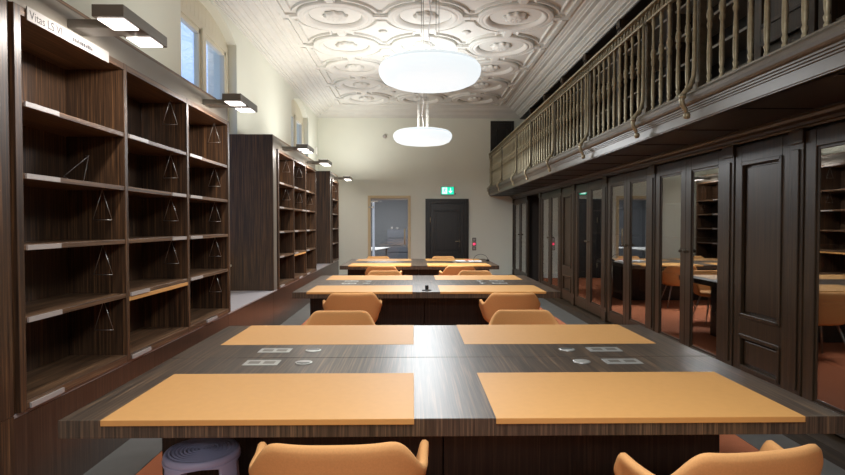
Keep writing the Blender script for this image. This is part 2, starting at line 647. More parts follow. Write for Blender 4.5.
# windows
for wi, (a, b) in enumerate(WINS):
    win = struct_empty('window_%d' % (wi + 1), (XL - REC, (a + b) / 2, ZSILL), ['arched window between the two nearest shelf units', 'arched window near the far corner'][wi], 'window')
    x0, x1 = XL - REC - 0.06, XL - REC
    zt = 3.99
    mid = (a + b) / 2
    mb = MB()
    mb.box(x0, x1, a - 0.02, a + 0.09, ZSILL, zt)
    mb.box(x0, x1, b - 0.09, b + 0.02, ZSILL, zt)
    mb.box(x0, x1, a, b, ZSILL, ZSILL + 0.08)
    mb.box(x0, x1, a, b, zt - 0.02, zt + 0.07)
    mb.box(x0, x1 + 0.02, mid - 0.06, mid + 0.06, ZSILL, zt)
    nn = 16
    for i in range(nn):                          # solid arched head over the casements
        ya, yb = a + (b - a) * i / nn, a + (b - a) * (i + 1) / nn
        za, zb = arch_z(-1 + 2 * i / nn) + 0.01, arch_z(-1 + 2 * (i + 1) / nn) + 0.01
        v = [(x0 + .01, ya, zt), (x1 - .01, ya, zt), (x1 - .01, yb, zt), (x0 + .01, yb, zt), (x0 + .01, ya, za), (x1 - .01, ya, za), (x1 - .01, yb, zb), (x0 + .01, yb, zb)]
        mb.add(v, [(0, 3, 2, 1), (4, 5, 6, 7), (0, 1, 5, 4), (1, 2, 6, 5), (2, 3, 7, 6), (3, 0, 4, 7)])
    mb.build('window_frame', 'winframe', win, bevel=0.006)
    for (p, q) in ((a + 0.09, mid - 0.06), (mid + 0.06, b - 0.09)):
        mb = MB()
        mb.box(x0 - 0.02, x1 - 0.01, p, p + 0.05, ZSILL + 0.08, zt)
        mb.box(x0 - 0.02, x1 - 0.01, q - 0.05, q, ZSILL + 0.08, zt)
        mb.box(x0 - 0.02, x1 - 0.01, p, q, ZSILL + 0.08, ZSILL + 0.14)
        mb.box(x0 - 0.02, x1 - 0.01, p, q, zt - 0.08, zt - 0.02)
        sash = mb.build('casement', 'winframe', win, bevel=0.005)
        mb = MB(); mb.box(x0 + 0.01, x0 + 0.016, p + 0.05, q - 0.05, ZSILL + 0.14, zt - 0.08)
        mb.build('pane', 'glass_win', sash)
    mb = MB(); mb.box(XL - REC, XL + 0.03, a + 0.005, b - 0.005, ZSILL - 0.03, ZSILL)
    mb.build('window_sill', 'winframe', win, bevel=0.006)
# house front across the street, seen through the windows
hf = thing('house_facade', 'pale house front seen through the arched windows', 'building', (-8.0, 9.0, 0))
mb = MB(); mb.box(-8.4, -8.0, -8, 34, -3, 5.2)
for k in range(14):
    mb.box(-8.0, -7.96, -8, 34, 0.2 + k * 0.36, 0.48 + k * 0.36)
mb.build('front_wall', 'facade', hf)
for k in range(9):
    mb = MB(); mb.box(-7.99, -7.92, -1 + k * 3.2, 0.3 + k * 3.2, 2.2, 4.2)
    mb.build('facade_window', 'glass_win', hf)

# ------------------------------------------------------------------ bench and shelf units on the left
ZB = 0.55
bench = thing('window_bench', 'long low bench running under the open shelf units along the left wall', 'bench', (XSH, 9.0, 0))
mb = MB()
for (a, b) in ((2.3, 4.3), (4.304, 6.0), (6.004, 7.95), (7.954, 9.7), (9.704, 11.4), (11.404, 13.44), (13.444, 14.9)):
    mb.box(XSH - 0.03, XSH, a, b, 0.0, ZB - 0.02)
mb.box(XL + 0.002, XSH - 0.03, 14.87, 14.9, 0.0, ZB - 0.02)
mb.build('front_panel', 'wood_red', bench)
mb = MB(); mb.box(XL + 0.002, XSH - 0.001, 2.3, 14.9, ZB - 0.02, ZB)
mb.build('bench_top', 'benchtop', bench, bevel=0.003)
mb = MB(); mb.box(XSH + 0.004, XSH + 0.012, 2.25, 2.77, 0.003, ZB)
mb.build('end_panel', 'wood_v', bench)
mb = MB(); mb.box(-2.50, -2.30, 6.55, 6.85, ZB, ZB + 0.018)
tag(mb.build('flat_tray', 'black', bevel=0.004), 'flat dark object lying on the bench top between the shelf units', 'tray')

SHZ = [0.60, 1.02, 1.385, 1.745, 2.105]
ZTOP = 2.525
BAYNAME = ['left bay', 'middle bay', 'right bay']
ROWNAME = ['lowest', 'second lowest', 'middle', 'second highest', 'top']


def tri_bookend(label, x, y, z, tilt=0.0, yaw=0.0, sz=1.0):
    mb = MB()
    pts = [(0, 0, -0.005), (0.062 * sz, 0, -0.2 * sz), (-0.062 * sz, 0, -0.2 * sz)]
    mb.tube([pts[0], pts[1]], 0.0022, 5)
    mb.tube([pts[1], pts[2]], 0.0022, 5)
    mb.tube([pts[2], pts[0]], 0.0022, 5)
    mb.tube([(0.0, 0, -0.004), (0.0, 0.0, 0.0), (0.0, 0.05, 0.0)], 0.0022, 5)
    o = mb.build('wire_bookend', 'steel')
    o.location = (x, y, z)
    o.rotation_euler = (0, tilt, yaw)
    return tag(o, label, 'bookend', 'wire bookends hanging in the open shelves')


def shelf_unit(label, y0, y1, f0, bays, unit_name, orange_bay=None, sign=False, xb=-2.33, hang=(), label_side=()):
    u = thing('shelf_unit', label, 'bookshelf', (XL + 0.01, (y0 + y1) / 2, ZB), group='open shelf units along the window wall')
    u_z = 2.745
    # outer housing: side panels and back box; open at the front frame
    f1 = bays[-1] + 0.05
    mb = MB()
    mb.box(XL + 0.01, XSH - 0.002, y0, y0 + 0.03, ZB, u_z)
    mb.box(XL + 0.01, XSH - 0.002, y1 - 0.03, y1, ZB, u_z)
    mb.box(XL + 0.01, XL + 0.03, y0 + 0.03, y1 - 0.03, ZB, u_z)
    mb.build('side_panels', 'wood_v', u, bevel=0.002)
    mb = MB(); mb.box(XL + 0.012, XSH - 0.004, y0 + 0.03, y1 - 0.03, u_z - 0.025, u_z - 0.002)
    mb.build('top_board', 'wood_y', u)
    mb = MB()
    mb.box(XSH - 0.025, XSH - 0.001, y0 + 0.03, y1 - 0.03, ZTOP + 0.05, u_z - 0.026)
    mb.build('fascia', 'fascia', u, bevel=0.002)
    if f0 - y0 > 0.06:
        mb = MB()
        mb.box(XSH - 0.025, XSH - 0.001, y0 + 0.03, f0 - 0.004, ZB, ZTOP + 0.05)
        if sign:
            mb.box(XSH + 0.005, XSH + 0.012, 2.25, f0 - 0.03, ZB + 0.002, u_z)
        mb.build('front_stile', 'wood_v' if sign else 'fascia', u, bevel=0.002)
    if y1 - f1 > 0.02:
        mb = MB()
        mb.box(XSH - 0.025, XSH - 0.001, f1 + 0.004, y1, ZB, ZTOP + 0.05)
        mb.build('end_stile', 'fascia', u, bevel=0.002)
    # frame standing slightly proud
    xf = XSH + 0.022
    ups = [(f0, bays[0], xf), (bays[-1], f1, xf)] + [(b_ - 0.02, b_ + 0.02, xf - 0.002) for b_ in bays[1:-1]]
    for (p, q, xx) in ups:
        mb = MB(); mb.box(xb, xx, p, q, ZB + 0.005, ZTOP + 0.045)
        mb.build('upright', 'wood_v', u, bevel=0.002)
    mb = MB()
    mb.box(xb, xf - 0.003, bays[0], bays[-1], ZTOP, ZTOP + 0.044)
    mb.build('frame_top', 'wood_y', u, bevel=0.002)
    mb = MB(); mb.box(xb, xf - 0.003, bays[0], bays[-1], ZB + 0.006, SHZ[0])
    mb.build('frame_bottom', 'wood_y', u, bevel=0.002)
    mb = MB(); mb.box(xb - 0.02, xb, f0, f1, ZB, ZTOP + 0.04)
    mb.build('back_panel', 'wood_v', u)
    for bi in range(len(bays) - 1):
        a, b = bays[bi] + (0.02 if bi else 0.0), bays[bi + 1] - (0.02 if bi < len(bays) - 2 else 0.0)
        for k, z in enumerate(SHZ):
            if k:
                mb = MB(); mb.box(xb, xf - 0.006, a, b, z - 0.028, z)
                mb.build('shelf', 'wood_y', u, bevel=0.0015)
            side = label_side[bi][k] if label_side else 0
            ln = 0.27
            la = a + 0.02 if side == 0 else (b - ln - 0.04 if side == 1 else (a + b) / 2 - ln / 2)
            mb = MB()
            if k:
                mb.box(xf - 0.006, xf + 0.004, la, la + ln, z - 0.026, z - 0.001)
            else:
                mb.box(xf - 0.001, xf + 0.009, la, la + ln, ZB + 0.010, ZB + 0.036)
            mb.build('label_holder', 'label', u)
        if orange_bay and orange_bay[0] == bi:
            z = SHZ[orange_bay[1]]
            mb = MB(); mb.box(xb, xf - 0.004, a, b, z - 0.058, z - 0.030)
            o = mb.build('writing_slide', 'linoleum', u, bevel=0.002)
            o['label'] = 'orange writing slide under the shelf'
    if sign:
        mb = MB(); mb.box(xf, xf + 0.006, bays[0] + 0.04, bays[0] + 0.80, ZTOP - 0.012, ZTOP + 0.056)
        s = mb.build('sign_strip', 'signstrip', u)
        cu = bpy.data.curves.new('sign_text', 'FONT')
        cu.body = 'Vitas LS VI'
        cu.size = 0.062
        tmp = bpy.data.objects.new('tmp', cu)
        COL.objects.link(tmp)
        dg = bpy.context.evaluated_depsgraph_get()
        dg.update()
        me = bpy.data.meshes.new_from_object(tmp.evaluated_get(dg))
        bpy.data.objects.remove(tmp)
        # text x -> +y, text y -> +z, normal +x
        me.transform(Matrix(((0, 0, 1, 0), (1, 0, 0, 0), (0, 1, 0, 0), (0, 0, 0, 1))))
        t = bpy.data.objects.new('lettering', me)
        me.materials.append(M['ink'])
        COL.objects.link(t)
        t.parent = s
        t.location = Vector((xf + 0.0068, bays[0] + 0.055, ZTOP + 0.0)) - parent_origin(s)
        mb = MB()
        mb.box(xf + 0.006, xf + 0.0066, bays[0] + 0.40, bays[0] + 0.403, ZTOP - 0.005, ZTOP + 0.05)
        yy = bays[0] + 0.42
        rr = random.Random(3)
        while yy < bays[0] + 0.62:
            wl = rr.uniform(0.008, 0.018)
            mb.box(xf + 0.006, xf + 0.0066, yy, yy + wl, ZTOP + 0.006, ZTOP + rr.uniform(0.020, 0.030))
            yy += wl + 0.005
        mb.build('small_print', 'ink', s)
    for (bi, k, tilt) in hang:
        ztop_cell = (SHZ[k + 1] - 0.028) if k + 1 < len(SHZ) else ZTOP - 0.001
        if orange_bay and orange_bay == (bi, k + 1):
            ztop_cell -= 0.031
        if tilt:
            tri_bookend('bent wire bookend lying askew in the %s opening, %s of %s' % (ROWNAME[k], BAYNAME[bi], unit_name), -2.10, bays[bi + 1] - 0.16, SHZ[k] + 0.19, 0.5, 0.9)
        else:
            tri_bookend('wire bookend hanging in the %s opening, %s of %s' % (ROWNAME[k], BAYNAME[bi] if len(bays) > 2 else 'single bay', unit_name), -2.035, bays[bi + 1] - 0.13, ztop_cell, 0.0, 0.0)
    return u


shelf_unit('dark striped wood shelf unit nearest the viewer with a white sign strip', 2.65, 6.05, 2.80, [2.85, 3.87, 4.92, 5.97], 'the nearest unit',
           orange_bay=(1, 1), sign=True,
           hang=[(0, 3, 1), (0, 2, 0), (0, 1, 0), (0, 0, 0), (1, 4, 0), (1, 2, 0), (1, 1, 0), (1, 3, 0), (2, 4, 0), (2, 3, 0), (2, 2, 0), (2, 1, 0), (2, 0, 0)],
           label_side=((0, 0, 0, 0, 0), (0, 0, 1, 1, 0), (2, 0, 0, 0, 0)))
shelf_unit('dark striped wood shelf unit in the middle of the left wall', 7.97, 11.40, 8.18, [8.23, 9.26, 10.29, 11.32], 'the middle unit',
           orange_bay=(1, 1), hang=[(0, 4, 0), (0, 3, 0), (1, 4, 0), (1, 3, 0), (2, 3, 0)],
           label_side=((0, 0, 0, 0, 0), (2, 0, 0, 1, 0), (0, 0, 0, 0, 0)))
shelf_unit('narrow dark striped wood shelf unit farthest away with a single bay', 13.44, 14.86, 13.62, [13.67, 14.76], 'the farthest unit', hang=[(0, 4, 0), (0, 3, 0)])


# shelf lamps
def shelf_lamp(label, y, up=1.0):
    t = thing('shelf_lamp', label, 'lamp', (XSH, y, 2.58), group='lamps reaching out over the shelf units')
    mb = MB(); mb.box(XSH, -1.58, y - 0.075, y + 0.075, 2.603, 2.653)
    mb.build('arm', 'lampmetal', t, bevel=0.003)
    mb = MB(); mb.box(-1.715, -1.545, y - 0.27, y + 0.27, 2.598, 2.663)
    mb.build('lamp_head', 'lampmetal', t, bevel=0.003)
    for s in (-1, 1):
        mb = MB(); mb.box(-1.70, -1.56, *sorted((y + s * 0.07, y + s * 0.24)), 2.592, 2.598)
        mb.build('light_panel', 'panel', t)
        area_light('lamp_light', t, (-1.63 - XSH, s * 0.15, 0.008), (0, R(30), 0), SHELF_LAMP, (1.0, 0.93, 0.86), 'RECTANGLE', 0.13, 0.18)
    mb = MB(); mb.box(-1.70, -1.56, y - 0.25, y + 0.25, 2.663, 2.666)  # upward panel added to each head to brighten the ceiling
    mb.build('added_up_panel', 'panel', t)
    area_light('added_up_light', t, (-1.63 - XSH, 0, 0.093), (PI, 0, 0), HEAD_FILL * up, (1.0, 0.97, 0.91), 'RECTANGLE', 0.13, 0.48)
    return t


for (y, l) in ((3.34, 'flat grey lamp with two light panels at the upper left, nearest the viewer'),
               (5.40, 'second flat grey lamp, at the far end of the nearest shelf unit'),
               (8.62, 'third flat grey lamp, at the near end of the middle shelf unit'),
               (10.58, 'fourth flat grey lamp, at the far end of the middle shelf unit'),
               (14.2, 'small flat grey lamp over the farthest shelf unit')):
    shelf_lamp(l, y, {3.34: 0.35, 5.40: 0.55, 8.62: 0.9, 10.58: 1.5, 14.2: 1.7}.get(y, 1.0))


# ------------------------------------------------------------------ glazed cabinets on the right
def rt(u, d, z):                                 # u along y, d out of the face (towards -x)
    return (XCAB - d, u, z)


ZP, ZD0, ZD1 = 0.10, 0.12, 2.14


def glazed_door(parent, a, b, knob_side):
    st = 0.105
    mb = MB(rt)
    mb.box(a, a + st, -0.02, 0.02, ZD0, ZD1)
    mb.box(b - st, b, -0.02, 0.02, ZD0, ZD1)
    mb.box(a + st, b - st, -0.02, 0.02, ZD0, 0.27)
    mb.box(a + st, b - st, -0.02, 0.02, 2.02, ZD1)
    # inner bead
    i = 0.022
    mb.box(a + st, a + st + i, -0.008, 0.008, 0.27, 2.02)
    mb.box(b - st - i, b - st, -0.008, 0.008, 0.27, 2.02)
    mb.box(a + st + i, b - st - i, -0.008, 0.008, 0.27, 0.27 + i)
    mb.box(a + st + i, b - st - i, -0.008, 0.008, 2.02 - i, 2.02)
    d = mb.build('door', 'oak_v', parent, bevel=0.004)
    mb = MB(rt); mb.box(a + st + i, b - st - i, -0.003, 0.003, 0.27 + i, 2.02 - i)
    mb.build('glass_pane', 'glass_cab', d)
    ky = b - 0.045 if knob_side > 0 else a + 0.045
    mb = MB(lambda x, y, z: (XCAB - 0.02 - z, ky + x, 1.22 + y))
    mb.lathe([(0.017, 0.0), (0.017, 0.004), (0.008, 0.008), (0.008, 0.02), (0.018, 0.028), (0.02, 0.036), (0.014, 0.044), (0, 0.046)], 14)
    mb.build('knob', 'iron_dark', d)


def carcass(t, a, b, shelves):
    xb = 3.20
    mb = MB()
    mb.box(XCAB + 0.022, xb, a, a + 0.022, ZP, 2.16)
    mb.box(XCAB + 0.022, xb, b - 0.022, b, ZP, 2.16)
    mb.box(XCAB + 0.022, xb, a, b, ZP, ZP + 0.02)
    mb.box(XCAB + 0.022, xb, a, b, 2.14, 2.16)
    mb.box(xb, xb + 0.02, a, b, ZP, 2.16)
    mb.build('carcass', 'cab_in', t)
    if shelves:
        for z in (0.55, 0.95, 1.35, 1.72):
            mb = MB(); mb.box(XCAB + 0.08, xb - 0.001, a + 0.023, b - 0.023, z - 0.022, z)
            mb.build('shelf', 'cab_in', t)


def pilaster(t, a, b):
    mb = MB(rt)
    mb.box(a, b, -0.02, 0.03, ZP, 2.16)
    m_ = (a + b) / 2
    mb.box(m_ - 0.035, m_ + 0.035, 0.03, 0.042, 0.30, 2.02)
    mb.box(a - 0.008, b + 0.008, 0.03, 0.045, ZP, 0.24)
    mb.box(a - 0.008, b + 0.008, 0.03, 0.045, 2.06, 2.16)
    mb.build('pilaster', 'oak_v', t, bevel=0.004)


def pair(label, a, b, pil=True):
    t = thing('glazed_cabinet', label, 'cabinet', (XCAB, (a + b) / 2, ZP), group='glazed cabinets under the gallery')
    m_ = (a + b) / 2
    carcass(t, a, b, True)
    glazed_door(t, a + 0.003, m_ - 0.002, 1)
    glazed_door(t, m_ + 0.002, b - 0.003, -1)
    if pil:
        pilaster(t, b + 0.003, pil)
    return t


def solid_front(mb, a, b, z0, z1, zs, t=0.02):
    """framed door leaf with recessed raised panels; zs = list of (z0,z1)"""
    st = 0.095
    mb.box(a, a + st, -t, t, z0, z1)
    mb.box(b - st, b, -t, t, z0, z1)
    zz = z0
    for (p, q) in zs:
        mb.box(a + st, b - st, -t, t, zz, p)
        zz = q
    mb.box(a + st, b - st, -t, t, zz, z1)
    for (p, q) in zs:
        mb.box(a + st, b - st, -t, -0.006, p, q)
        i = 0.025
        # bolection moulding
        for (u0, u1, w0, w1) in ((a + st - .006, a + st + i, p, q), (b - st - i, b - st + .006, p, q), (a + st, b - st, p - .006, p + i), (a + st, b - st, q - i, q + .006)):
            mb.box(u0, u1, 0.0, t + 0.012, w0, w1)


def solid_cab(label, a, b, pil):
    t = thing('panelled_cabinet', label, 'cabinet', (XCAB, (a + b) / 2, ZP))
    carcass(t, a, b, False)
    mb = MB(rt)
    solid_front(mb, a + 0.003, b - 0.003, ZD0, ZD1, [(0.29, 0.565), (0.72, 2.0)])
    d = mb.build('door', 'oak_v', t, bevel=0.004)
    mb = MB(rt)
    for (p, q) in ((0.335, 0.52), (0.765, 1.955)):
        mb.box(a + 0.15, b - 0.15, -0.006, 0.008, p, q)
    mb.build('raised_panel', 'oak_v', d, bevel=0.006)
    pilaster(t, b + 0.003, pil)
    return t


pair('glazed cabinet at the right edge of the photo, its doors cut off by the frame', 2.50, 3.93, 4.07)
solid_cab('solid panelled cabinet door nearest the viewer, between two glazed cabinets', 4.075, 4.79, 4.947)
pair('glazed cabinet just beyond the nearest solid panelled door', 4.95, 6.37, 6.517)
pair('second glazed cabinet beyond the nearest solid panelled door', 6.52, 7.95, 8.097)
pair('third glazed cabinet beyond the nearest solid door, just before the narrow solid door', 8.10, 9.53, 9.677)
solid_cab('narrow solid panelled cabinet door farther down the row', 9.68, 10.40, 10.567)
pair('glazed cabinet just before the dark opening, reflecting the far wall', 10.57, 12.10, 12.247)
t = pair('last glazed cabinet in the far corner beyond the dark opening', 13.65, 15.35, False)
pilaster(t, 13.50, 13.647)
pilaster(t, 15.353, 15.497)
mb = MB(); mb.box(3.12, 3.18, 12.25, 13.5, 0.0, 2.2)
struct(mb.build('door_4', 'oak_black'), 'dark recessed doorway between the last cabinets', 'doorway')
# plinth + crown moulding
mb = MB()
for (a, b) in ((YB, 12.25), (13.5, YF)):
    mb.box(2.61, XR, a, b, 0.0, ZP - 0.012)
    mb.box(2.60, XR, a, b, ZP - 0.012, ZP - 0.001)
struct(mb.build('trim_5', 'oak_y', bevel=0.003), 'dark plinth under the glazed cabinets', 'plinth')
mb = MB()
mb.sweep_y([(XR, 2.162), (2.745, 2.162), (2.74, 2.175), (2.725, 2.18), (2.72, 2.20), (2.69, 2.215), (2.68, 2.235), (2.66, 2.24), (2.66, 2.252), (XR, 2.252)], YB, YF - 0.001)
struct(mb.build('trim_6', 'oak_y'), 'dark crown moulding over the glazed cabinets', 'moulding')
mb = MB(); mb.box(XCAB, XR, YB, 2.49, ZP, 2.16)
struct(mb.build('wall_right_lower', 'oak_v'), 'dark panelling next to the viewer', 'wall')

# ------------------------------------------------------------------ gallery
gal = thing('gallery_balcony', 'dark gallery floor with moulded grey edge projecting over the right hand cabinets', 'balcony', (2.7, 6.0, 2.252))
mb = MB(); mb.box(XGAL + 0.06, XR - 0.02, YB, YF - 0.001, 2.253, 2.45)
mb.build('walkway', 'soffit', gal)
mb = MB()
mb.sweep_y([(2.14, 2.253), (2.10, 2.253), (2.10, 2.258), (2.092, 2.262), (2.092, 2.33), (2.082, 2.333), (2.082, 2.343), (2.070, 2.346), (2.070, 2.357), (2.058, 2.36), (2.058, 2.37),
            (2.04, 2.378), (2.03, 2.39), (2.025, 2.41), (2.03, 2.435), (2.045, 2.455), (2.065, 2.467), (2.09, 2.47), (2.16, 2.47)], YB, YF - 0.002)
mb.build('moulded_edge', 'gallery_paint', gal)
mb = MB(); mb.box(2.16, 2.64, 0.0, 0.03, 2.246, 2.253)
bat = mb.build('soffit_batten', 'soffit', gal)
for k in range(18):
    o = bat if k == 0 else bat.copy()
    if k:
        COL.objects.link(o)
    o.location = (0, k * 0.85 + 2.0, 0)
rail = thing('gallery_railing', 'tall aged brass railing with turned balusters along the gallery', 'railing', (2.10, 6.0, 2.47))
ZR0, ZR1, ZR2 = 2.47, 3.29, 3.42
XB = 2.10
posts = [2.53, 4.16, 5.09, 6.70, 8.35, 10.0, 11.40, 13.3, 15.0]
mb = MB()
mb.sweep_y([(XB - 0.035, ZR2 - 0.03), (XB + 0.035, ZR2 - 0.03), (XB + 0.035, ZR2 - 0.01), (XB + 0.02, ZR2), (XB - 0.02, ZR2), (XB - 0.035, ZR2 - 0.01)], -0.5, YF - 0.003)
mb.sweep_y([(XB - 0.018, ZR1), (XB + 0.018, ZR1), (XB + 0.018, ZR1 + 0.016), (XB - 0.018, ZR1 + 0.016)], -0.5, YF - 0.003)
mb.build('handrail', 'iron', rail)
mb = MB()
y = 1.5
while y < YF - 0.05:                             # fretwork frieze under the handrail
    mb.box(XB - 0.012, XB + 0.012, y, y + 0.010, ZR1 + 0.016, ZR2 - 0.03)
    mb.box(XB - 0.012, XB + 0.012, y + 0.030, y + 0.042, ZR1 + 0.016, ZR2 - 0.055)
    mb.box(XB - 0.012, XB + 0.012, y, y + 0.042, ZR2 - 0.062, ZR2 - 0.052)
    y += 0.085
mb.build('fretwork_frieze', 'iron', rail)
mb = MB(); mb.box(XB - 0.03, XB + 0.03, -0.5, YF - 0.003, ZR0, ZR0 + 0.012)
mb.build('bottom_rail', 'iron_dark', rail)
bal = MB()
h0, h1 = ZR0 + 0.012, ZR1
Hh = h1 - h0
bal.lathe([(0.0170, h0), (0.0170, h0 + .02), (0.0111, h0 + .03), (0.0153, h0 + .045), (0.0187, h0 + .06), (0.0119, h0 + .075), (0.0161, h0 + .10), (0.0179, h0 + .16), (0.0161, h0 + .30),
           (0.0119, h0 + .385), (0.0179, h0 + .40), (0.0204, h0 + .415), (0.0179, h0 + .43), (0.0137, h0 + .44), (0.0213, h0 + .47), (0.0230, h0 + .495), (0.0187, h0 + .52), (0.0119, h0 + .54),
           (0.0170, h0 + .552), (0.0144, h0 + .57), (0.0119, h0 + .70), (0.0153, h0 + .74), (0.0187, h0 + .755), (0.0153, h0 + .77), (0.0153, h1)], 12, (XB, 0, 0))
bal_o = None
for i in range(len(posts)):
    a = posts[i]
    b = posts[i + 1] if i + 1 < len(posts) else YF + 0.07
    n = max(1, round((b - a) / 0.163))
    for k in range(1, n):
        yy = a + (b - a) * k / n
        if yy > YF - 0.06:
            continue
        if bal_o is None:
            bal_o = bal.build('baluster', 'iron', rail)
            o = bal_o
        else:
            o = bal_o.copy()
            COL.objects.link(o)
        o.location = (0, yy - rail.location.y + 6.0, 0)
mb = MB()
mb.box(XB - 0.005, XB + 0.05, -0.03, 0.03, ZR0, ZR2 + 0.005)
mb.box(XB - 0.02, XB + 0.055, -0.04, 0.04, ZR0, ZR0 + 0.06)
mb.box(XB - 0.02, XB + 0.055, -0.036, 0.036, ZR1 - 0.02, ZR1 + 0.02)
post_o = mb.build('post', 'iron_dark', rail, bevel=0.004)
mb = MB()
pts = [(XB - 0.025, 0, ZR1), (XB - 0.025, 0, 2.95), (XB - 0.025, 0, 2.66), (XB - 0.03, 0, 2.58), (XB - 0.05, 0, 2.515), (XB - 0.085, 0, 2.475), (XB - 0.112, 0, 2.44), (XB - 0.118, 0, 2.40), (XB - 0.112, 0, 2.37),
       (XB - 0.098, 0, 2.348), (XB - 0.086, 0, 2.33), (XB - 0.082, 0, 2.30)]
mb.tube(pts, [0.012, 0.014, 0.016, 0.017, 0.018, 0.019, 0.02, 0.02, 0.019, 0.018, 0.016, 0.012], 10)
mb.lathe([(0.0, -0.026), (0.018, -0.022), (0.026, -0.006), (0.024, 0.012), (0.014, 0.024), (0, 0.026)], 12, (XB - 0.078, 0, 2.29))
mb.lathe([(0.0, -0.02), (0.026, -0.014), (0.026, 0.014), (0.0, 0.02)], 12, (XB - 0.113, 0, 2.43))
br_o = mb.build('scroll_bracket', 'iron', rail)
for i, y in enumerate(posts):
    for src in (post_o, br_o):
        o = src if i == 0 else src.copy()
        if i:
            COL.objects.link(o)
        o.location = (0, y - rail.location.y + 6.0, 0)


# bookcases standing on the gallery
def ut(u, d, z):
    return (XUP - d, u, z)


ZG, ZGT = 2.47, 4.375


def gal_case(label, a, b, solid=False):
    t = thing('gallery_bookcase', label, 'bookcase', (XUP, (a + b) / 2, 2.452), group='dark bookcases on the gallery')
    mb = MB(ut)
    mb.box(a, a + 0.13, -0.36, 0.0, 2.452, ZGT)
    mb.box(a + 0.02, a + 0.11, 0.0, 0.015, 2.60, ZGT - 0.15)
    mb.box(a + 0.002, a + 0.128, 0.0, 0.02, 2.452, 2.58)
    mb.box(a + 0.002, a + 0.128, 0.0, 0.02, ZGT - 0.12, ZGT)
    mb.build('pilaster', 'oak_v', t, bevel=0.004)
    mb = MB(ut)
    mb.box(a + 0.13, b, -0.37, -0.36, 2.452, ZGT)
    mb.box(a + 0.13, b, -0.36, 0.0, 2.452, 2.55)
    mb.box(a + 0.13, b, -0.36, 0.0, ZGT - 0.02, ZGT)
    mb.build('carcass', 'oak_black', t)
    if solid:
        mb = MB(ut)
        solid_front(mb, a + 0.14, b - 0.004, 2.552, ZGT - 0.022, [(2.70, 2.98), (3.12, 3.40), (3.52, 4.25)])
        mb.build('door', 'oak_v', t, bevel=0.004)
    else:
        for z in (2.92, 3.24, 3.56, 3.88, 4.15):
            mb = MB(ut); mb.box(a + 0.131, b - 0.001, -0.355, -0.03, z - 0.024, z)
            mb.build('shelf', 'fascia', t)  # paler than the case: light on the shelf fronts put into the colour


ORD = ['nearest', 'second nearest', 'third', 'fourth', 'fifth', 'sixth', 'seventh', 'eighth', 'farthest']
seq = [(2.50, 3.93, 0), (3.93, 4.80, 1), (4.80, 6.37, 0), (6.37, 7.95, 0), (7.95, 9.53, 0), (9.53, 11.0, 0), (11.0, 12.5, 0), (12.5, 14.0, 0), (14.0, 15.49, 0)]
oi = 0
for (a, b, s) in seq:
    if s:
        gal_case('panelled door of the gallery bookcase wall, seen behind the balusters at top right', a, b, True)
    else:
        gal_case('%s open bookcase on the gallery behind the railing, counted from the viewer' % ORD[oi], a, b)
        oi += 1

# ------------------------------------------------------------------ far wall
# upper door at the gallery end
d3 = struct_empty('door_3', (2.43, YF, 2.452), 'dark door at the far end of the gallery', 'door')
mb = MB(lambda u, d, z: (u, YF - d, z))
mb.box(2.12, 2.19, 0, 0.05, 2.452, 4.30)
mb.box(2.69, 2.76, 0, 0.05, 2.452, 4.30)
mb.box(2.19, 2.69, 0, 0.05, 4.23, 4.30)
mb.build('door_frame', 'black_door', d3, bevel=0.004)
mb = MB(lambda u, d, z: (u, YF - d - 0.02, z))
solid_front(mb, 2.191, 2.689, 2.452, 4.229, [(2.62, 3.2), (3.35, 4.1)], t=0.018)
mb.build('door_leaf', 'black_door', d3, bevel=0.003)

# black panelled door
d1 = struct_empty('door_1', (0.93, YF, 0), 'black brown panelled door in the far wall', 'door')
fw = lambda u, d, z: (u, YF - d, z)
mb = MB(fw)
x0, x1, zt = 0.34, 1.525, 2.18
for (i, dd) in ((0.0, 0.05), (0.045, 0.075), (0.085, 0.06)):
    e = 0.045 if i < 0.08 else 0.05
    mb.box(x0 + i, x0 + i + e, 0, dd, 0, zt - i)
    mb.box(x1 - i - e, x1 - i, 0, dd, 0, zt - i)
    mb.box(x0 + i + e, x1 - i - e, 0, dd, zt - i - e, zt - i)
mb.build('door_frame', 'black_door', d1, bevel=0.005)
mb = MB(lambda u, d, z: (u, YF - d - 0.022, z))
solid_front(mb, x0 + 0.136, x1 - 0.136, 0.01, zt - 0.136, [(0.16, 0.55), (0.70, 1.87)], t=0.02)
mb.box(x0 + 0.30, x1 - 0.30, -0.006, 0.01, 0.77, 1.80)
leaf = mb.build('door_leaf', 'black_door', d1, bevel=0.004)
mb = MB(fw)
mb.box(1.262, 1.292, 0.04, 0.052, 0.96, 1.06)
mb.box(1.262, 1.292, 0.04, 0.05, 0.86, 0.92)
mb.tube([(1.277, 0.05, 1.02), (1.277, 0.10, 1.02), (1.24, 0.105, 1.02), (1.15, 0.105, 1.015)], 0.011, 8)
mb.build('door_handle', 'iron', leaf)
mb = MB(fw)
for z in (0.35, 1.60):
    mb.tube([(0.475, 0.055, z - 0.07), (0.475, 0.055, z + 0.07)], 0.012, 8)
mb.build('hinge', 'iron', d1)
mb = MB(fw); mb.box(0.27, 0.31, 0, 0.02, 2.10, 2.14)
tag(mb.build('door_contact', 'white', bevel=0.003), 'tiny white sensor beside the top left corner of the black door', 'sensor')

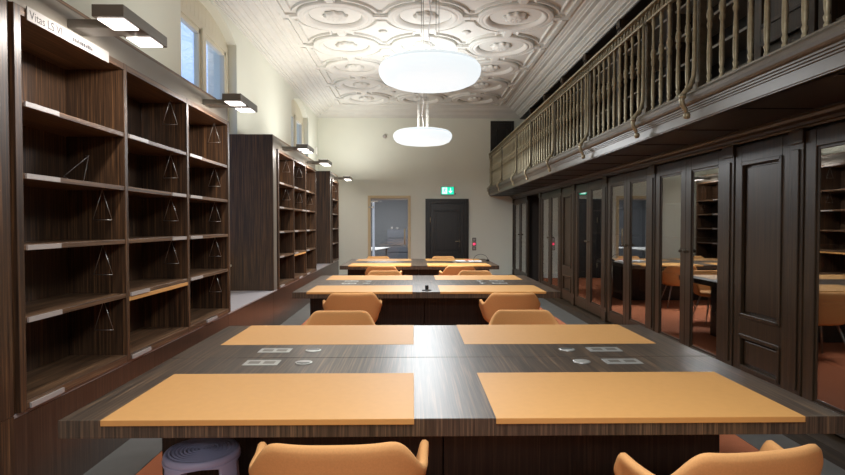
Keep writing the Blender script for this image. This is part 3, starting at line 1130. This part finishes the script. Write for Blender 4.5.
# glass door + room behind
d2 = struct_empty('door_2', (-0.65, YF, 0), 'glass door with pale oak frame in the far wall', 'door')
mb = MB(fw)
mb.box(GX0 - 0.03, GX0 + 0.045, -0.2, 0.025, 0, GZ + 0.03)
mb.box(GX1 - 0.045, GX1 + 0.03, -0.2, 0.025, 0, GZ + 0.03)
mb.box(GX0 + 0.045, GX1 - 0.045, -0.2, 0.025, GZ - 0.045, GZ + 0.03)
mb.build('door_frame', 'beige', d2, bevel=0.004)
mb = MB(fw); mb.box(GX0 + 0.05, GX1 - 0.05, -0.03, -0.018, 0.01, GZ - 0.085)
g = mb.build('glass_leaf', 'glass_door', d2)
mb = MB(fw); mb.box(GX0 + 0.05, GX1 - 0.05, -0.045, -0.005, GZ - 0.085, GZ - 0.048)
mb.build('top_track', 'label', d2)
mb = MB(fw)
mb.tube([(-0.225, 0.03, 0.93), (-0.225, 0.03, 1.36)], 0.018, 10)
mb.tube([(-0.225, -0.018, 1.0), (-0.225, 0.03, 1.0)], 0.008, 8)
mb.tube([(-0.225, -0.018, 1.29), (-0.225, 0.03, 1.29)], 0.008, 8)
mb.build('pull_handle', 'beige', g)
mb = MB(fw); mb.box(GX0 - 0.01, GX0 + 0.14, -0.04, 0.035, 1.93, 1.97); mb.box(GX0 + 0.05, GX0 + 0.25, -0.05, 0.0, 2.09, 2.13)
mb.build('hinge', 'steel', d2, bevel=0.003)

# room behind the glass
mb = MB()
Y1 = YF + 4.2
mb.box(-2.6, -2.5, YF + 0.2, Y1, -0.1, 2.9)
mb.box(0.6, 0.7, YF + 0.2, Y1, -0.1, 2.9)
mb.box(-2.6, 0.7, Y1, Y1 + 0.1, -0.1, 2.9)
mb.box(-2.6, 0.7, YF + 0.2, Y1 + 0.1, 2.8, 2.9)
struct(mb.build('wall_back_room', 'greywall'), 'grey walls of the room behind the glass door', 'wall')
mb = MB(); mb.box(-2.6, 0.7, YF + 0.2, Y1 + 0.1, -0.1, 0.0)
struct(mb.build('floor_back_room', 'greyfloor'), 'dark floor of the room behind the glass door', 'floor')
fx = thing('jamb_glow', 'slim glowing strip put in for the light on the left jamb of the glass door', 'lamp', (-1.11, YF + 0.42, 0))  # glowing strip put in for the bright light on the jamb
mb = MB(); mb.box(-1.145, -1.075, YF + 0.40, YF + 0.46, 0.3, 2.13)
mb.build('housing', 'white', fx, bevel=0.003)
mb = MB(); mb.box(-1.138, -1.082, YF + 0.394, YF + 0.40, 0.35, 2.10)
mb.build('glow_face', 'jamb_strip', fx)
cl = thing('ceiling_light', 'ceiling light in the grey room behind the glass door', 'lamp', (-0.9, YF + 2.0, 2.8))
mb = MB(); mb.box(-1.2, -0.6, YF + 1.7, YF + 2.3, 2.75, 2.8)
mb.build('housing', 'white', cl)
area_light('ceiling_glow', cl, (0, 0, -0.06), (0, 0, 0), 32, (0.97, 0.98, 1.0), 'SQUARE', 0.5)
wt = thing('white_table', 'white topped table behind the glass door at the left', 'table', (-1.45, YF + 1.6, 0))
mb = MB(); mb.prism_z([(-2.35, YF + 0.9), (-1.08, YF + 0.55), (-0.72, YF + 2.6), (-2.3, YF + 2.6)], 0.72, 0.75)
mb.build('tabletop', 'white', wt, bevel=0.003)
for (x, y) in ((-2.2, YF + 1.0), (-1.15, YF + 0.75), (-0.85, YF + 2.5), (-2.2, YF + 2.5)):
    mb = MB(); mb.tube([(x, y, 0.0), (x, y, 0.72)], 0.025, 8)
    mb.build('leg', 'steel', wt)
dc = thing('drawer_cabinet', 'grey drawer cabinet against the rear wall behind the glass door', 'cabinet', (-0.15, Y1 - 0.25, 0))
mb = MB(); mb.box(-0.88, 0.45, Y1 - 0.5, Y1 - 0.02, 0.0, 1.30)
mb.build('carcass', 'greycab', dc, bevel=0.004)
for k in range(5):
    mb = MB(); mb.box(-0.86, 0.43, Y1 - 0.525, Y1 - 0.5, 0.06 + k * 0.24, 0.275 + k * 0.24)
    dr = mb.build('drawer', 'greycab', dc, bevel=0.004)
    mb = MB(); mb.box(-0.2, 0.0, Y1 - 0.545, Y1 - 0.525, 0.21 + k * 0.24, 0.225 + k * 0.24)
    mb.build('handle', 'steel', dr)
for k, (x, hh, l) in enumerate(((-0.52, 0.10, 'small pale cup at the left on the grey drawer cabinet'), (-0.34, 0.08, 'small pale cup in the middle on the grey drawer cabinet'), (0.05, 0.11, 'small pale cup at the right on the grey drawer cabinet'))):
    mb = MB(); mb.lathe([(0.03, 0), (0.035, 0.01), (0.042, hh), (0.038, hh), (0.03, 0.015), (0, 0.012)], 14, (x - 0.2, Y1 - 0.26, 1.30))
    tag(mb.build('cup', 'label'), l, 'cup', 'cups on the drawer cabinet')
st = thing('dark_stool', 'small black stool on the floor behind the glass door', 'stool', (-0.50, YF + 0.9, 0))
mb = MB(); mb.lathe([(0, 0.44), (0.15, 0.44), (0.165, 0.455), (0.16, 0.475), (0, 0.48)], 24, (-0.50, YF + 0.9, 0))
mb.build('seat', 'black', st)
for k in range(4):
    a = PI / 4 + k * PI / 2
    mb = MB(); mb.tube([(-0.50 + 0.12 * math.cos(a), YF + 0.9 + 0.12 * math.sin(a), 0.44), (-0.50 + 0.19 * math.cos(a), YF + 0.9 + 0.19 * math.sin(a), 0.0)], 0.016, 8)
    mb.build('leg', 'black', st)

# exit sign
ex = thing('exit_sign', 'green emergency exit sign above the black door', 'sign', (0.95, YF, 2.29))
mb = MB(fw); mb.box(0.765, 1.13, 0, 0.045, 2.285, 2.515)
mb.build('housing', 'lampmetal', ex, bevel=0.004)
mb = MB(fw); mb.box(0.778, 1.117, 0.045, 0.05, 2.298, 2.502)
fc = mb.build('sign_face', 'exit_green', ex)
mb = MB(fw)
mb.box(0.80, 0.935, 0.05, 0.053, 2.315, 2.485)
mb.box(1.012, 1.036, 0.05, 0.053, 2.385, 2.475)
pl = [(0.965, 2.395), (1.083, 2.395), (1.024, 2.325)]
mb.add([(x, 0.05, z) for x, z in pl] + [(x, 0.053, z) for x, z in pl], [(0, 1, 2), (3, 4, 5), (0, 1, 4, 3), (1, 2, 5, 4), (2, 0, 3, 5)])
mb.build('pictogram', 'exit_white', fc)
mb = MB(fw)                                       # running figure on the white doorway
mb.lathe([(0, -0.014), (0.011, -0.008), (0.014, 0), (0.011, 0.008), (0, 0.014)], 10, (0.875, 0.053, 2.463))
mb.tube([(0.868, 0.054, 2.44), (0.862, 0.054, 2.40)], 0.012, 6)
mb.tube([(0.862, 0.054, 2.40), (0.885, 0.054, 2.375), (0.878, 0.054, 2.335)], 0.007, 6)
mb.tube([(0.862, 0.054, 2.40), (0.845, 0.054, 2.37), (0.82, 0.054, 2.36)], 0.007, 6)
mb.tube([(0.868, 0.054, 2.44), (0.895, 0.054, 2.42), (0.91, 0.054, 2.435)], 0.006, 6)
mb.tube([(0.868, 0.054, 2.44), (0.845, 0.054, 2.43), (0.832, 0.054, 2.405)], 0.006, 6)
mb.build('figure', 'exit_green', fc)
mb = MB(fw); mb.box(1.155, 1.175, 0, 0.02, 2.30, 2.335)
tag(mb.build('wall_stud', 'lampmetal'), 'tiny grey stud on the wall to the right of the exit sign', 'stud')
# switch panel
sw = thing('switch_panel', 'stack of three wall switches with a red lit one beside the black door', 'switch', (1.68, YF, 0.80))
for k, (z, mm) in enumerate(((1.06, 'lampmetal'), (0.94, 'lampmetal'), (0.82, 'lampmetal'))):
    mb = MB(fw); mb.box(1.625, 1.735, 0, 0.015, z - 0.055, z + 0.055)
    p = mb.build('switch_plate', mm, sw, bevel=0.003)
    mb = MB(fw); mb.box(1.65, 1.71, 0.015, 0.026, z - 0.03, z + 0.03)
    mb.build('button', 'red_glow' if k == 1 else 'label', p, bevel=0.003)
mb = MB(fw); mb.lathe([(0, 0), (0.001, 0)], 3); mb = MB(lambda x, y, z: (-0.77 + x, YF - z, 3.88 + y))
mb.lathe([(0.055, 0), (0.055, 0.03), (0.04, 0.05), (0, 0.055)], 18)
tag(mb.build('smoke_detector', 'label'), 'small round grey sensor high on the far wall', 'sensor')
mb = MB(); mb.box(XL, XL + 0.04, 15.02, 15.14, 3.32, 3.52)
tag(mb.build('motion_sensor', 'white', bevel=0.01), 'small white box on the left wall near the far corner', 'sensor')
mb = MB()
mb.box(XL, GX0 - 0.04, YF - 0.02, YF - 0.001, 0, 0.12)
mb.box(GX1 + 0.04, 0.33, YF - 0.02, YF - 0.001, 0, 0.12)
mb.box(1.535, 2.59, YF - 0.02, YF - 0.001, 0, 0.12)
struct(mb.build('baseboard_far', 'stucco', bevel=0.004), 'white baseboard on the far wall', 'baseboard')


# ------------------------------------------------------------------ pendants
def pendant(label, y, up=1.0, down=1.0):
    x = 0.17
    z = 2.88
    t = thing('pendant_lamp', label, 'lamp', (x, y, z), group='round white pendant lamps')
    mb = MB()
    mb.lathe([(0.0, -0.002), (0.28, 0.0), (0.40, 0.018), (0.47, 0.05), (0.505, 0.10), (0.515, 0.145), (0.508, 0.178), (0.498, 0.186)], 72, (x, y, z))
    mb.build('bowl', 'bowl', t)
    mb = MB()
    mb.lathe([(0.50, 0.187), (0.488, 0.205), (0.455, 0.228), (0.39, 0.243), (0.25, 0.25), (0.0, 0.252)], 72, (x, y, z))
    mb.build('lid', 'lid', t)
    for (dx, dy) in ((-0.085, -0.03), (-0.065, 0.06), (0.065, 0.06), (0.09, -0.03)):
        mb = MB(); mb.tube([(x + dx, y + dy, z + 0.25), (x + dx, y + dy, ZCEIL - 0.07)], 0.0035, 6)
        mb.build('suspension_cable', 'lampmetal', t)
    mb = MB(); mb.tube([(x + 0.012 * math.sin(k * 0.8), y, z + 0.25 + (ZCEIL - 0.07 - z - 0.25) * k / 30) for k in range(31)], 0.005, 6)
    mb.build('power_cord', 'label', t)
    mb = MB(); mb.lathe([(0.13, -0.07), (0.14, -0.065), (0.15, -0.01), (0.15, 0)], 32, (x, y, ZCEIL - 0.001))
    mb.build('ceiling_plate', 'white', t)
    area_light('bowl_light', t, (0, 0, -0.006), (0, 0, 0), PENDANT_DOWN * down, (0.93, 0.97, 1.0), 'DISK', 0.9)
    area_light('lid_light', t, (0, 0, 0.262), (PI, 0, 0), PENDANT_UP * up, (0.93, 0.97, 1.0), 'DISK', 0.9)
    return t


pendant('large round white pendant lamp nearer the viewer', 5.72)
pendant('round white pendant lamp farther away, lower in the photo', 9.92, 2.8, 2.6)
pendant('unseen round white pendant lamp added over the viewer to continue the row', 1.5)  # unseen extra pendant, added to carry the lamp row on overhead
pendant('unseen round white pendant lamp added behind the viewer for light', -2.7, 2.5, 2.0)  # unseen extra pendant, added to light the stool and chair backs


# ------------------------------------------------------------------ tables
def make_table(label):
    t = thing('reading_table', label, 'table', (0, 0, 0), group='long reading tables')
    for (a, b) in ((0.0, 1.003), (1.008, 2.01)):
        mb = MB(); mb.box(-1.511, 1.530, a, b, 0.67, 0.74)
        mb.build('tabletop', 'wood_top', t, bevel=0.002)
    for (a, b) in ((-1.449, -0.002), (0.002, 1.449)):
        mb = MB(); mb.box(a, b, 0.745, 1.265, 0.003, 0.67)
        mb.build('pedestal', 'pedestal', t, bevel=0.003)
    for (a, b) in ((-1.349, -0.152), (0.165, 1.372)):
        for (c, d) in ((-0.004, 0.665), (1.345, 2.014)):
            mb = MB(); mb.box(a, b, c, d, 0.718, 0.7415)
            mb.build('writing_surface', 'linoleum', t, bevel=0.002)
    for (a, b, g, front) in ((-1.063, -0.879, -0.747, 0), (0.886, 1.080, 0.762, 1)):
        for (c, d) in ((0.83, 0.94), (1.125, 1.232)):
            mb = MB(); mb.box(a, b, c, d, 0.7402, 0.7435)
            p = mb.build('socket_plate', 'plate', t, bevel=0.001)
            mb = MB()
            for k in range(2):
                cx = a + (b - a) * (0.28 + 0.44 * k)
                mb.box(cx - 0.030, cx + 0.030, (c + d) / 2 - 0.026, (c + d) / 2 + 0.026, 0.7435, 0.7442)
            mb.build('socket', 'lampmetal', p)
            mb = MB(); cy = (c + d) / 2
            mb.lathe([(0.047, 0.7402), (0.047, 0.744), (0.040, 0.745), (0.0, 0.7452)], 28, (g, cy, 0))
            gr = mb.build('grommet', 'plate', t)
            if not (front and c < 1):
                sy = -1 if c < 1 else 1
                half = [(g + 0.036 * math.cos(q), cy + sy * 0.008 + sy * 0.026 * math.sin(q)) for q in [PI * k / 10 for k in range(11)]]
                mb = MB(); mb.prism_z(half, 0.7450, 0.7458)
                mb.build('cable_slot', 'black', gr)
    return t


tb = make_table('long dark wood reading table nearest the viewer with four orange writing surfaces')
tables = [tb, copy_tree(tb), copy_tree(tb)]
tables[1]['label'] = 'second long reading table from the viewer, in the middle of the room'
tables[2]['label'] = 'farthest long reading table, in front of the far doors'
for k, t in enumerate(tables):
    t.location = (0.156, (2.16, 6.22, 10.15)[k], 0)
    if k:
        t.location.x = (0.141, 0.109)[k - 1]
        t.scale.x = (0.973, 0.945)[k - 1]


# ------------------------------------------------------------------ chairs
def smooth(a, b, x):
    t = max(0, min(1, (x - a) / (b - a)))
    return t * t * (3 - 2 * t)


def make_chair(label):
    t = thing('shell_armchair', label, 'chair', (0, 0, 0), group='orange shell armchairs')
    A, B, ARM = 0.302, 0.235, 0.13
    arc = 1.5 * (A + B) / 2 * 1.0
    n = 44
    v, f = [], []
    rowsN = 9
    tot = 1.0 + 0.42                             # path parameter: |s|<=1 is the curved back, beyond it the straight arm
    for i in range(n + 1):
        s = -tot + 2 * tot * i / n
        q = abs(s)
        sg = 1 if s >= 0 else -1
        if q <= 1:
            th = q * PI / 2
            e = 0.64
            px, py = A * (math.sin(th) ** e), -B * (math.cos(th) ** e) if math.cos(th) > 1e-6 else 0
        else:
            px, py = A + 0.012 * (q - 1) / 0.42, ARM * (q - 1) / 0.42
        # height of the rim
        top = 0.768 + 0.003 * smooth(0, 0.35, q) - 0.122 * smooth(0.32, 0.82, q) + 0.012 * smooth(1.0, 1.3, q) - 0.085 * smooth(1.30, 1.42, q)
        for k in range(rowsN + 1):
            w_ = k / rowsN
            if w_ < 0.25:                        # bottom pan curving up
                r_ = 0.50 + 0.32 * (w_ / 0.25)
                z = 0.405 + 0.03 * (w_ / 0.25) ** 2
            else:
                u = (w_ - 0.25) / 0.75
                r_ = 0.82 + 0.20 * u
                z = 0.435 + (top - 0.435) * u
            v.append((sg * px * r_, py * r_ + (0.0 if py > 0 else 0.0) - 0.03 * 0, z))
    m_ = rowsN + 1
    for i in range(n):
        for k in range(rowsN):
            f.append((i * m_ + k, (i + 1) * m_ + k, (i + 1) * m_ + k + 1, i * m_ + k + 1))
    mb = MB(); mb.add(v, f, True)
    mb.build('shell', 'upholstery', t, subsurf=1, solid=0.036)
    # seat cushion (superellipse pad reaching forward)
    mb = MB()
    ring = []
    for a in [2 * PI * k / 36 for k in range(36)]:
        c, s = math.cos(a), math.sin(a)
        ring.append((0.245 * math.copysign(abs(c) ** 0.7, c), 0.03 + 0.235 * math.copysign(abs(s) ** 0.7, s)))
    v, f = [], []
    for (sc, z) in ((0.0, 0.405), (0.86, 0.405), (0.97, 0.415), (1.0, 0.435), (0.97, 0.458), (0.85, 0.468), (0.0, 0.466)):
        for (x, y) in ring:
            v.append((x * sc, 0.03 + (y - 0.03) * sc, z))
    for k in range(6):
        for i in range(36):
            j = (i + 1) % 36
            f.append((k * 36 + i, k * 36 + j, (k + 1) * 36 + j, (k + 1) * 36 + i))
    mb.add(v, f, True)
    mb.build('seat_cushion', 'upholstery', t)
    for (sx, sy) in ((-1, -1), (1, -1), (-1, 1), (1, 1)):
        mb = MB()
        mb.tube([(sx * 0.13, 0.02 + sy * 0.12, 0.405), (sx * 0.235, 0.02 + sy * 0.225, 0.0)], [0.014, 0.009], 10)
        mb.build('leg', 'steel', t)
    mb = MB(); mb.box(-0.15, 0.15, -0.12, 0.16, 0.388, 0.405)
    mb.build('seat_bracket', 'steel', t, bevel=0.004)
    return t


ch0 = make_chair('')
spots = [(-0.265, 2.075, R(1), 'orange shell armchair at the bottom edge, left of centre, seen from behind'),
         (1.085, 2.00, R(10), 'orange shell armchair at the bottom right corner, turned, seen from behind'),
         (-0.60, 4.48, R(180), 'orange armchair facing the viewer behind the left side of the nearest table'),
         (0.92, 4.50, R(180), 'orange armchair facing the viewer behind the right side of the nearest table'),
         (-0.66, 6.16, R(6), 'orange armchair with its back to the viewer, left at the middle table'),
         (1.06, 6.14, R(-1), 'orange armchair with its back to the viewer, right at the middle table'),
         (-0.44, 8.52, R(180), 'orange armchair on the far side of the middle table, left'),
         (0.96, 8.52, R(180), 'orange armchair on the far side of the middle table, right'),
         (-0.53, 10.03, R(-5), 'orange armchair with its back to the viewer, left at the farthest table'),
         (0.80, 10.03, R(6), 'orange armchair with its back to the viewer, right at the farthest table'),
         (-0.78, 12.45, R(180), 'orange armchair before the glass door, beyond the farthest table'),
         (0.68, 12.45, R(180), 'orange armchair before the black door, beyond the farthest table')]
for i, (x, y, rz, l) in enumerate(spots):
    o = ch0 if i == 0 else copy_tree(ch0)
    o.location = (x, y, 0)
    o.rotation_euler = (0, 0, rz)
    o['label'] = l

# ------------------------------------------------------------------ lavender stool
sx, sy = -0.965, 2.58
stl = thing('plastic_stool', 'lavender plastic stool with ringed round top under the nearest table', 'stool', (sx, sy, 0), R(62))
mb = MB()
pr = [(0.0, 0.462)]
for k in range(1, 60):
    r = 0.15 * k / 59
    pr.append((r, 0.462 + 0.0022 * math.sin(r * 2 * PI / 0.0167)))
pr += [(0.157, 0.461), (0.163, 0.455), (0.166, 0.445), (0.168, 0.43), (0.162, 0.428), (0.15, 0.436), (0.0, 0.44)]
mb.lathe([(r, z) for r, z in pr], 48)
o = mb.build('seat', 'stool')
o.parent = stl
for k in range(4):
    mb = MB()
    v, f = [], []
    nz, na = 18, 10
    a0 = k * PI / 2
    for i in range(nz + 1):
        z = 0.43 * (1 - (1 - i / nz) ** 2)
        hw = R(17) + R(26) * max(0, (z - 0.415) / 0.015) ** 2
        rr = 0.200 - 0.036 * (z / 0.43)
        for j in range(na + 1):
            a = a0 - hw + 2 * hw * j / na
            v.append((rr * math.cos(a), rr * math.sin(a), z))
    for i in range(nz):
        for j in range(na):
            f.append((i * (na + 1) + j, i * (na + 1) + j + 1, (i + 1) * (na + 1) + j + 1, (i + 1) * (na + 1) + j))
    mb.add(v, f, True)
    o = mb.build('leg', 'stool', None, solid=0.012)
    o.parent = stl

# ------------------------------------------------------------------ small things on the tables
bx = thing('phone_stand', 'small black stand on the front edge of the middle table', 'stand', (0.155, 6.36, 0.74))
mb = MB(); mb.lathe([(0.055, 0.74), (0.055, 0.746), (0.03, 0.752), (0, 0.753)], 24, (0.155, 6.36, 0))
mb.build('base', 'black', bx)
mb = MB(); mb.box(0.135, 0.175, 6.345, 6.375, 0.752, 0.80)
mb.build('upright', 'black', bx, bevel=0.003)
zt = 0.7435
for (a, b, c, d, m_, l) in ((0.86, 1.06, 11.28, 11.56, 'paper', 'left white paper sheet on the farthest table'),
                            (1.12, 1.38, 11.20, 11.48, 'paper', 'right white paper sheet on the farthest table'),
                            (1.08, 1.20, 11.58, 11.88, 'redpaper', 'salmon pink paper slip on the farthest table')):
    mb = MB(); mb.box(a, b, c, d, zt, zt + 0.004)
    tag(mb.build('paper_sheet', m_), l, 'paper', 'papers on the farthest table')
ms = thing('computer_mouse', 'black computer mouse at the right end of the farthest table', 'mouse', (1.50, 11.33, 0.7435))
mb = MB(lambda x, y, z: (1.50 + x * 0.9, 11.33 + y * 1.4, z))
mb.lathe([(0.040, 0.7436), (0.042, 0.755), (0.034, 0.772), (0.018, 0.780), (0, 0.782)], 20)
mb.build('shell', 'black', ms)
mb = MB(); mb.tube([(1.22 + 0.15 * (1 - math.cos(a)), 11.40 - 0.1 * math.sin(a / 2) * 0, 0.748 + 0.13 * math.sin(a)) for a in [PI * k / 16 for k in range(17)]], 0.004, 6)
tag(mb.build('cable_loop', 'black'), 'thin dark cable standing up in a loop on the farthest table', 'cable')
